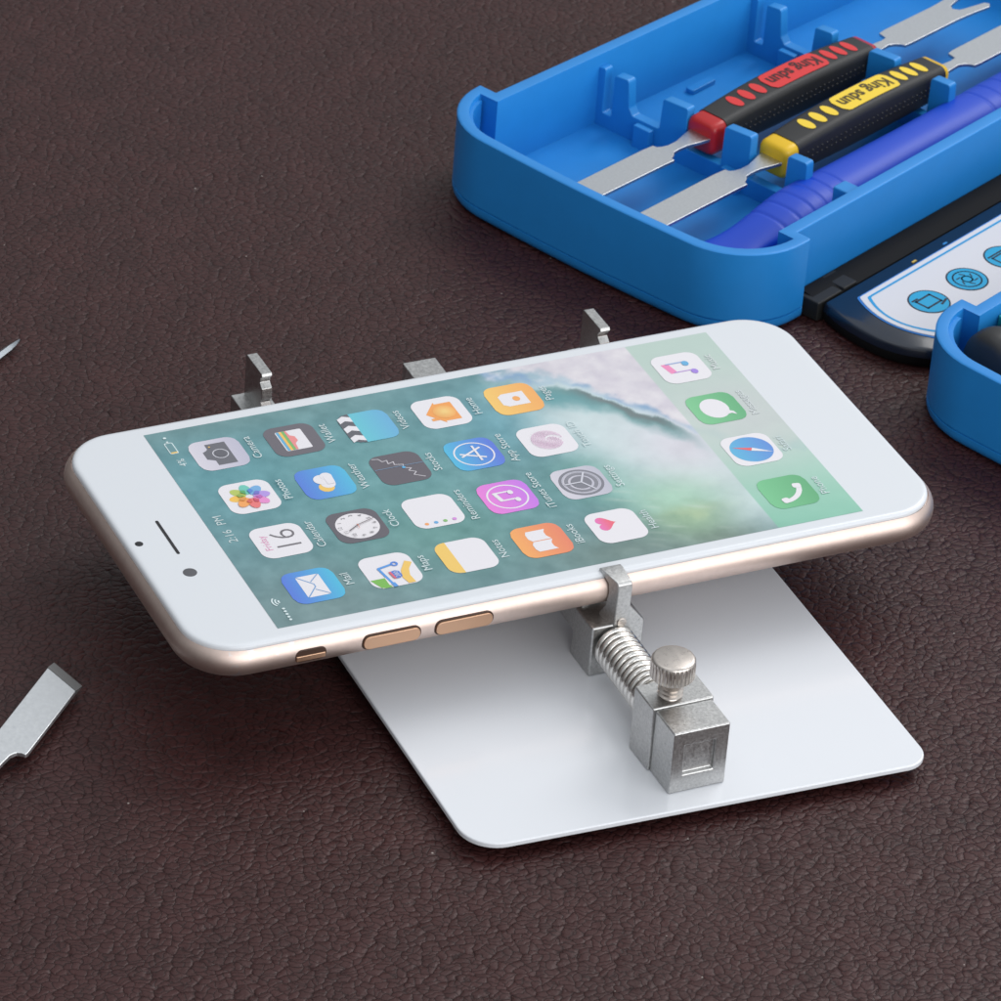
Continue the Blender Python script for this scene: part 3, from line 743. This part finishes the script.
# ------------------------------------------------------------------ prying tools in the tray
CASE_M = Matrix.Rotation(RZ, 4, 'Z')
def in_case(a, b_, z): return tuple(CASE_M @ Vector((a, b_, z)))
def sect(a, w, h, zc, r, b0=0.):
    return [(a, y, zc+z) for y, z in rrect(w/2, h/2, min(r, w*.48, h*.48), 5, b0, 0)]
def pry_tool(name, label, a0, b0, length, M_c, ccol, textcol, drift, fork):
    base = in_case(a0, b0, .58)
    t = thing(name, label, 'pry tool', base, RZ+drift, 'two-ended pry tools lying in the blue tray')
    zc = .40        # above the base
    Lg = length
    def wd(x): s = math.sin(PI*min(1, max(0, x/Lg))); return .70+.10*s
    def ht(x): s = math.sin(PI*min(1, max(0, x/Lg))); return .66+.13*s
    m = MB(); xs = [.34+(Lg-.34-.14)*k/18 for k in range(19)]
    m.loft([sect(x, wd(x), ht(x), zc+(ht(x)-.66)/2, .15) for x in xs])
    # rows of grip dots along both flanks
    for sgn in (-1, 1):
        for row in (-.06, .06):
            for k in range(30):
                x = .62+(Lg-1.0)*k/29; y = sgn*wd(x)/2; z0 = zc+row+(ht(x)-.66)/2
                rr = .022
                m.loft([[(x-rr*q_, y-sgn*.006+sgn*e, z0-rr*q_), (x+rr*q_, y-sgn*.006+sgn*e, z0-rr*q_), (x+rr*q_, y-sgn*.006+sgn*e, z0+rr*q_), (x-rr*q_, y-sgn*.006+sgn*e, z0+rr*q_)][::-sgn] for q_, e in ((1, 0), (.5, .02))])
    m.build('grip', M_grip, t, smooth=40)
    for sgn, x0, x1, in ((1, 0., .36), (-1, Lg-.16, Lg)):
        m = MB(); xa, xb = (x0, x1)
        if sgn > 0: lo = [sect(xa, .56, .50, zc-.01, .12), sect(xa+.03, .65, .60, zc-.005, .14), sect(xa+.10, .70, .66, zc, .15), sect(xb, .71, .675, zc+.003, .15)]
        else: lo = [sect(xa, .71, .675, zc+.003, .15), sect(xb-.05, .70, .65, zc, .15), sect(xb-.01, .62, .56, zc, .14), sect(xb, .52, .46, zc, .12)]
        m.loft(lo); m.build('end_cap', M_c, t, smooth=50)
    # coloured ovals and badge printed on top, following its gentle swell
    ztop = lambda x: zc+(ht(x)-.66)/2+ht(x)/2
    for fx in (.195, .262, .33, .757, .82, .884):
        m = MB(); cx = fx*Lg; n = 24
        pts = [(cx+.105*math.cos(2*PI*k/n), .215*math.sin(2*PI*k/n)) for k in range(n)]
        ids = m.add([(x, y, ztop(x)+.010) for x, y in pts]+[(cx, 0, ztop(cx)+.010)])
        for k in range(n): m.face((ids[k], ids[(k+1) % n], ids[n]), 0, ccol)
        m.build('oval_inlay', M_badge, t, smooth=0)
    m = MB(); x0, x1 = .378*Lg, .715*Lg
    n = 26
    def hw(x):
        e = min(x-x0, x1-x); r = .14; return .275 if e >= r else .275-r+math.sqrt(max(0, r*r-(r-e)**2))
    for k in range(n):
        xa, xb = x0+(x1-x0)*k/n, x0+(x1-x0)*(k+1)/n
        ids = m.add([(xa, -hw(xa), ztop(xa)+.012), (xb, -hw(xb), ztop(xb)+.012), (xb, hw(xb), ztop(xb)+.012), (xa, hw(xa), ztop(xa)+.012)])
        m.face(ids, 0, ccol)
    V, F = text_geo('King sdun', .42, .012)
    wmax = max(abs(v[0]) for v in V); sx = (x1-x0)*.43/wmax; cxm = (x0+x1)/2
    tv = [(cxm-v[0]*sx, -v[1]*1.0+.0) for v in V]
    for f_ in F:
        ids = m.add([(tv[k][0], tv[k][1], ztop(tv[k][0])+.016) for k in f_]); m.face(ids, 0, textcol)
    m.build('badge', M_badge, t, smooth=0)
    # blades
    def blade(nm, poly, z=zc+.02, th=.07, tilt=0.):
        m = MB(); A = sum(poly[k][0]*poly[(k+1) % len(poly)][1]-poly[(k+1) % len(poly)][0]*poly[k][1] for k in range(len(poly)))
        if A < 0: poly = poly[::-1]
        m.loft([[(x, y, z+zz-tilt*abs(x-(0 if x < 1 else Lg))) for x, y in poly] for zz in (-th/2, th/2)]); return m.build(nm, M_steel, t, bevel=.012)
    blade('flat_blade', [(.02, .26), (-.25, .2), (-.55, .125), (-.78, .12), (-.92, .16), (-1.0, .21), (-1.02, .30), (-1.32, .32), (-3.75, .315), (-3.75, -.315), (-1.36, -.325), (-1.12, -.335), (-1.10, -.25), (-.98, -.2), (-.9, -.13), (-.75, -.115), (-.5, -.13), (-.25, -.2), (.02, -.26)])
    fk = [(Lg-.02, .2), (Lg+.3, .13), (Lg+.62, .10), (Lg+.78, .12), (Lg+.82, .32), (Lg+1.0, .345)]
    if fork:
        fk += [(Lg+2.5, .34), (Lg+3.0, .37), (Lg+3.42, .42), (Lg+3.52, .34), (Lg+3.46, .24), (Lg+3.0, .15), (Lg+2.84, .11), (Lg+2.76, 0), (Lg+2.84, -.11), (Lg+3.0, -.15), (Lg+3.46, -.24), (Lg+3.52, -.34), (Lg+3.42, -.42), (Lg+3.0, -.37), (Lg+2.5, -.34)]
    else:
        fk += [(Lg+3.2, .34), (Lg+3.6, .2), (Lg+3.7, 0), (Lg+3.6, -.2), (Lg+3.2, -.34)]
    fk += [(Lg+1.0, -.345), (Lg+.84, -.33), (Lg+.80, -.24), (Lg+.72, -.16), (Lg+.6, -.11), (Lg+.3, -.13), (Lg-.02, -.2)]
    blade('fork_blade' if fork else 'rounded_blade', fk)
    return t
pry_tool('pry_tool', 'red and black pry tool with forked steel end in the blue tray', 12.78, 6.06, 4.95, M_red, lin((206, 50, 52)), lin((60, 22, 24)), math.radians(-1.6), True)
pry_tool('pry_tool', 'yellow and black pry tool beside the blue plastic spudger', 13.10, 4.58, 5.0, M_yellow, lin((232, 200, 60)), lin((72, 60, 24)), math.radians(-1.0), False)

# blue plastic spudger
sb = in_case(9.5, 3.33, .2)
m = MB(); lo = []
N_ = 480
for k in range(N_+1):
    x = 12.0*k/N_
    w = 1.16-.26*gs(x, 0, 1.35, 0, .8, 1)-.06*sm(2.5, 4, x)-.08*gs(x, 0, 6.4, 0, 2.2, 1); h = .10+.74*sm(.3, 3.2, x); dy = .22*(1-sm(0., 2.6, x))
    if x > 10.0: q_ = sm(10.0, 12.0, x); w = w*(1-.2*q_); h = h*(1-.8*q_)
    zc = .30+.22*sm(0, 3.0, x)
    dip = 0
    for rx in [1.98+.355*j for j in range(6)]+[8.32+.40*j for j in range(6)]: dip += .024*math.exp(-((x-rx)/.03)**2)
    L_ = []
    for q in range(28):
        a = 2*PI*q/28; sgn = lambda v: (1 if v >= 0 else -1)
        cy, cz = math.cos(a), math.sin(a)
        yy = sgn(cy)*abs(cy)**.82*w/2; zz = sgn(cz)*abs(cz)**.82*h/2
        if zz > -.05: zz -= dip*max(0., cz)*1.0; yy -= dip*cy*.6
        L_.append((x, yy+dy, zc+zz))
    lo.append(L_)
m.loft(lo)
spd = m.build('spudger', M_dkblue, smooth=60)
spd.location = sb; spd.rotation_euler = (0, 0, RZ-math.radians(.6))
tag(spd, 'blue plastic spudger with ridged grip along the tray edge', 'spudger')

# screwdriver lying in the second tray, only its butt shows
sd = thing('screwdriver', 'black round screwdriver butt inside the nearer blue tray', 'screwdriver', in_case(9.98, -2.70, .2), RZ)
def lathe_x(prof, n=40, zc=.88, ridged=False):
    return [[(x, r*(1-(.05 if ridged and (k % 4) < 2 else 0))*math.cos(2*PI*k/n), zc+r*(1-(.05 if ridged and (k % 4) < 2 else 0))*math.sin(2*PI*k/n)) for k in range(n)] for x, r in prof]
m = MB(); m.loft(lathe_x([(0, .36), (.03, .48), (.10, .56), (.20, .60), (.42, .61), (.52, .59), (.58, .50)])); m.build('swivel_cap', M_lip, sd, smooth=40)
m = MB(); m.loft(lathe_x([(.57, .42), (.66, .44), (.8, .50), (1.2, .54), (5.0, .52), (5.6, .4)], ridged=True)); m.build('handle', M_grip, sd, smooth=40)
m = MB(); m.loft(lathe_x([(5.58, .12), (9.2, .12), (9.3, .05)], 16)); m.build('shaft', M_steel, sd)
m = MB(); m.prism(rrect(3.0, .14, .05, 4), 0, 1.22)
bh = m.build('bit_holder', M_teal, bevel=.02); bh.location = in_case(14.1, -2.24, .20); bh.rotation_euler = (0, 0, RZ)
tag(bh, 'teal plastic bit holder against the wall of the nearer blue tray', 'bit holder')

# ------------------------------------------------------------------ steel tools at the left edge
d = Vector((-.70, -.714)); d.normalize()
T1, T2 = Vector((-8.085, -.45)), Vector((-7.885, -1.20))
pt = lambda t, s_: tuple(T1+(T2-T1)*s_+d*t)
tl = thing('steel_spudger', 'flat steel spudger with a square sloping end on the leather', 'spudger', (-8.6, -1.2, 0))
OX, OYY = 8.6, 1.2
poly = [pt(0, 0), pt(0, 1), pt(.7, 1.0), pt(1.83, 1.0), pt(1.90, .97), pt(1.93, .86), pt(2.0, .74), pt(2.14, .66), pt(2.4, .62), pt(3.4, .60), pt(3.4, .36), pt(2.6, .32), pt(2.35, .0)]
m = MB(); P0 = [(x+OX, y+OYY) for x, y in poly]; m.prism(P0, .22, .30)
# bevelled cutting end
m2 = MB()
e0, e1 = T1+Vector((OX, OYY)), T2+Vector((OX, OYY)); f0, f1 = e0-d*.25, e1-d*.25
m2.loft([[(e0.x, e0.y, .225), (e1.x, e1.y, .225), (e1.x, e1.y, .30), (e0.x, e0.y, .30)], [(f0.x, f0.y, .215), (f1.x, f1.y, .215), (f1.x, f1.y, .232), (f0.x, f0.y, .232)]])
m.build('blade', mat('bright_steel', (.74, .76, .78), .42, 1., mottling=.04, mscale=14, rough_var=.05, bump=.1, bscale=60, bdist=.004), tl, bevel=.016); m2.build('bevelled_end', mat('ground_steel', (.36, .36, .36), .5, 1., bump=.3, bscale=50), tl)
m = MB(); q0 = Vector(pt(3.3, .48))+Vector((OX, OYY)); nv = Vector((-d.y, d.x)); lo = []
for x, r in ((0, .30), (.1, .36), (2., .42), (5., .40), (5.2, .3)):
    lo.append([tuple(Vector((q0.x, q0.y, .42))+Vector((d.x, d.y, 0))*x+Vector((nv.x, nv.y, 0))*r*math.cos(2*PI*k/20)+Vector((0, 0, r))*math.sin(2*PI*k/20)) for k in range(20)])
m.loft(lo); m.build('handle', M_grip, tl, smooth=40)

pd = Vector((-.80, -.60)); pd.normalize(); pn = Vector((-pd.y, pd.x))
tip = Vector((-5.03, 9.30))
m = MB(); lo = []
for x, w in ((0, .004), (.16, .045), (.38, .072), (1.2, .085), (3., .2), (7., .3)):
    c = pd*x; z = .10+.03*x
    lo.append([(c.x+pn.x*w, c.y+pn.y*w, z), (c.x+pn.x*w*.15, c.y+pn.y*w*.15, z+w*.55+.02), (c.x-pn.x*w, c.y-pn.y*w, z), (c.x, c.y, z-.03)])
m.loft(lo); pk = m.build('tweezers', mat('dull_steel', (.36, .39, .42), .42, 1.), smooth=20); pk.location = (tip.x, tip.y, 0)
tag(pk, 'pointed steel tweezer tip on the leather at the far left', 'tweezers')

# ------------------------------------------------------------------ camera
R = ((.909, -.412, .068), (-.176, -.527, -.831), (.379, .743, -.551))
import numpy as np
def rodr(r):
    th = math.sqrt(sum(v*v for v in r)); k = [v/th for v in r]
    K = np.array([[0, -k[2], k[1]], [k[2], 0, -k[0]], [-k[1], k[0], 0]])
    return np.eye(3)+math.sin(th)*K+(1-math.cos(th))*K@K
Rm = rodr((2.13110956, -.419989787, .318993494))
tv_ = np.array([.0310317111, -.449548588, 83.7219847])-Rm@np.array([0, 0, H])
Cc = -Rm.T@tv_
cam = bpy.data.cameras.new('camera'); co = bpy.data.objects.new('camera', cam); COL.objects.link(co)
mw = Matrix.Identity(4)
for r_ in range(3):
    mw[r_][0] = Rm[0][r_]; mw[r_][1] = -Rm[1][r_]; mw[r_][2] = -Rm[2][r_]; mw[r_][3] = Cc[r_]
co.matrix_world = mw
cam.sensor_width = 36; cam.lens = 5077.217/1001*36; cam.clip_start = 1; cam.clip_end = 2000
cam.dof.use_dof = True; cam.dof.focus_distance = 81.5; cam.dof.aperture_fstop = 1.15
scene.camera = co

# ------------------------------------------------------------------ light: studio softboxes and a grey room
w = bpy.data.worlds.new('World'); scene.world = w; w.use_nodes = True
wn = w.node_tree.nodes; wl = w.node_tree.links; bg = wn['Background']
bg.inputs['Color'].default_value = (.93, .965, 1.0, 1)
wt = wn.new('ShaderNodeTexCoord'); wd_ = wn.new('ShaderNodeVectorMath'); wd_.operation = 'DOT_PRODUCT'
wd_.inputs[1].default_value = (.50, -.34, .79); wl.new(wt.outputs['Generated'], wd_.inputs[0])
wm = wn.new('ShaderNodeMapRange'); wm.interpolation_type = 'SMOOTHSTEP'
wm.inputs['From Min'].default_value = -.35; wm.inputs['From Max'].default_value = .75
wm.inputs['To Min'].default_value = .20; wm.inputs['To Max'].default_value = .84
wl.new(wd_.outputs['Value'], wm.inputs['Value']); wl.new(wm.outputs['Result'], bg.inputs['Strength'])
def softbox(name, loc, target, size, size_y, power, color=(1, 1, 1)):
    l_ = bpy.data.lights.new(name, 'AREA'); l_.shape = 'RECTANGLE'; l_.size = size; l_.size_y = size_y; l_.energy = power; l_.color = color
    o = bpy.data.objects.new(name, l_); COL.objects.link(o); o.location = loc
    o.rotation_euler = (Vector(target)-Vector(loc)).to_track_quat('-Z', 'Y').to_euler(); return o
softbox('key_softbox', (66, 26, 72), (2, 0, 0), 50, 50, 39000, (1, .985, .97))
softbox('top_softbox', (-20, 10, 100), (0, 0, 0), 70, 60, 7000, (.95, .98, 1))
softbox('front_softbox', (22, -90, 34), (0, -2, 0), 130, 80, 72000)

scene.view_settings.view_transform = 'Standard'; scene.view_settings.look = 'None'
scene.view_settings.exposure = 0; scene.view_settings.gamma = 1
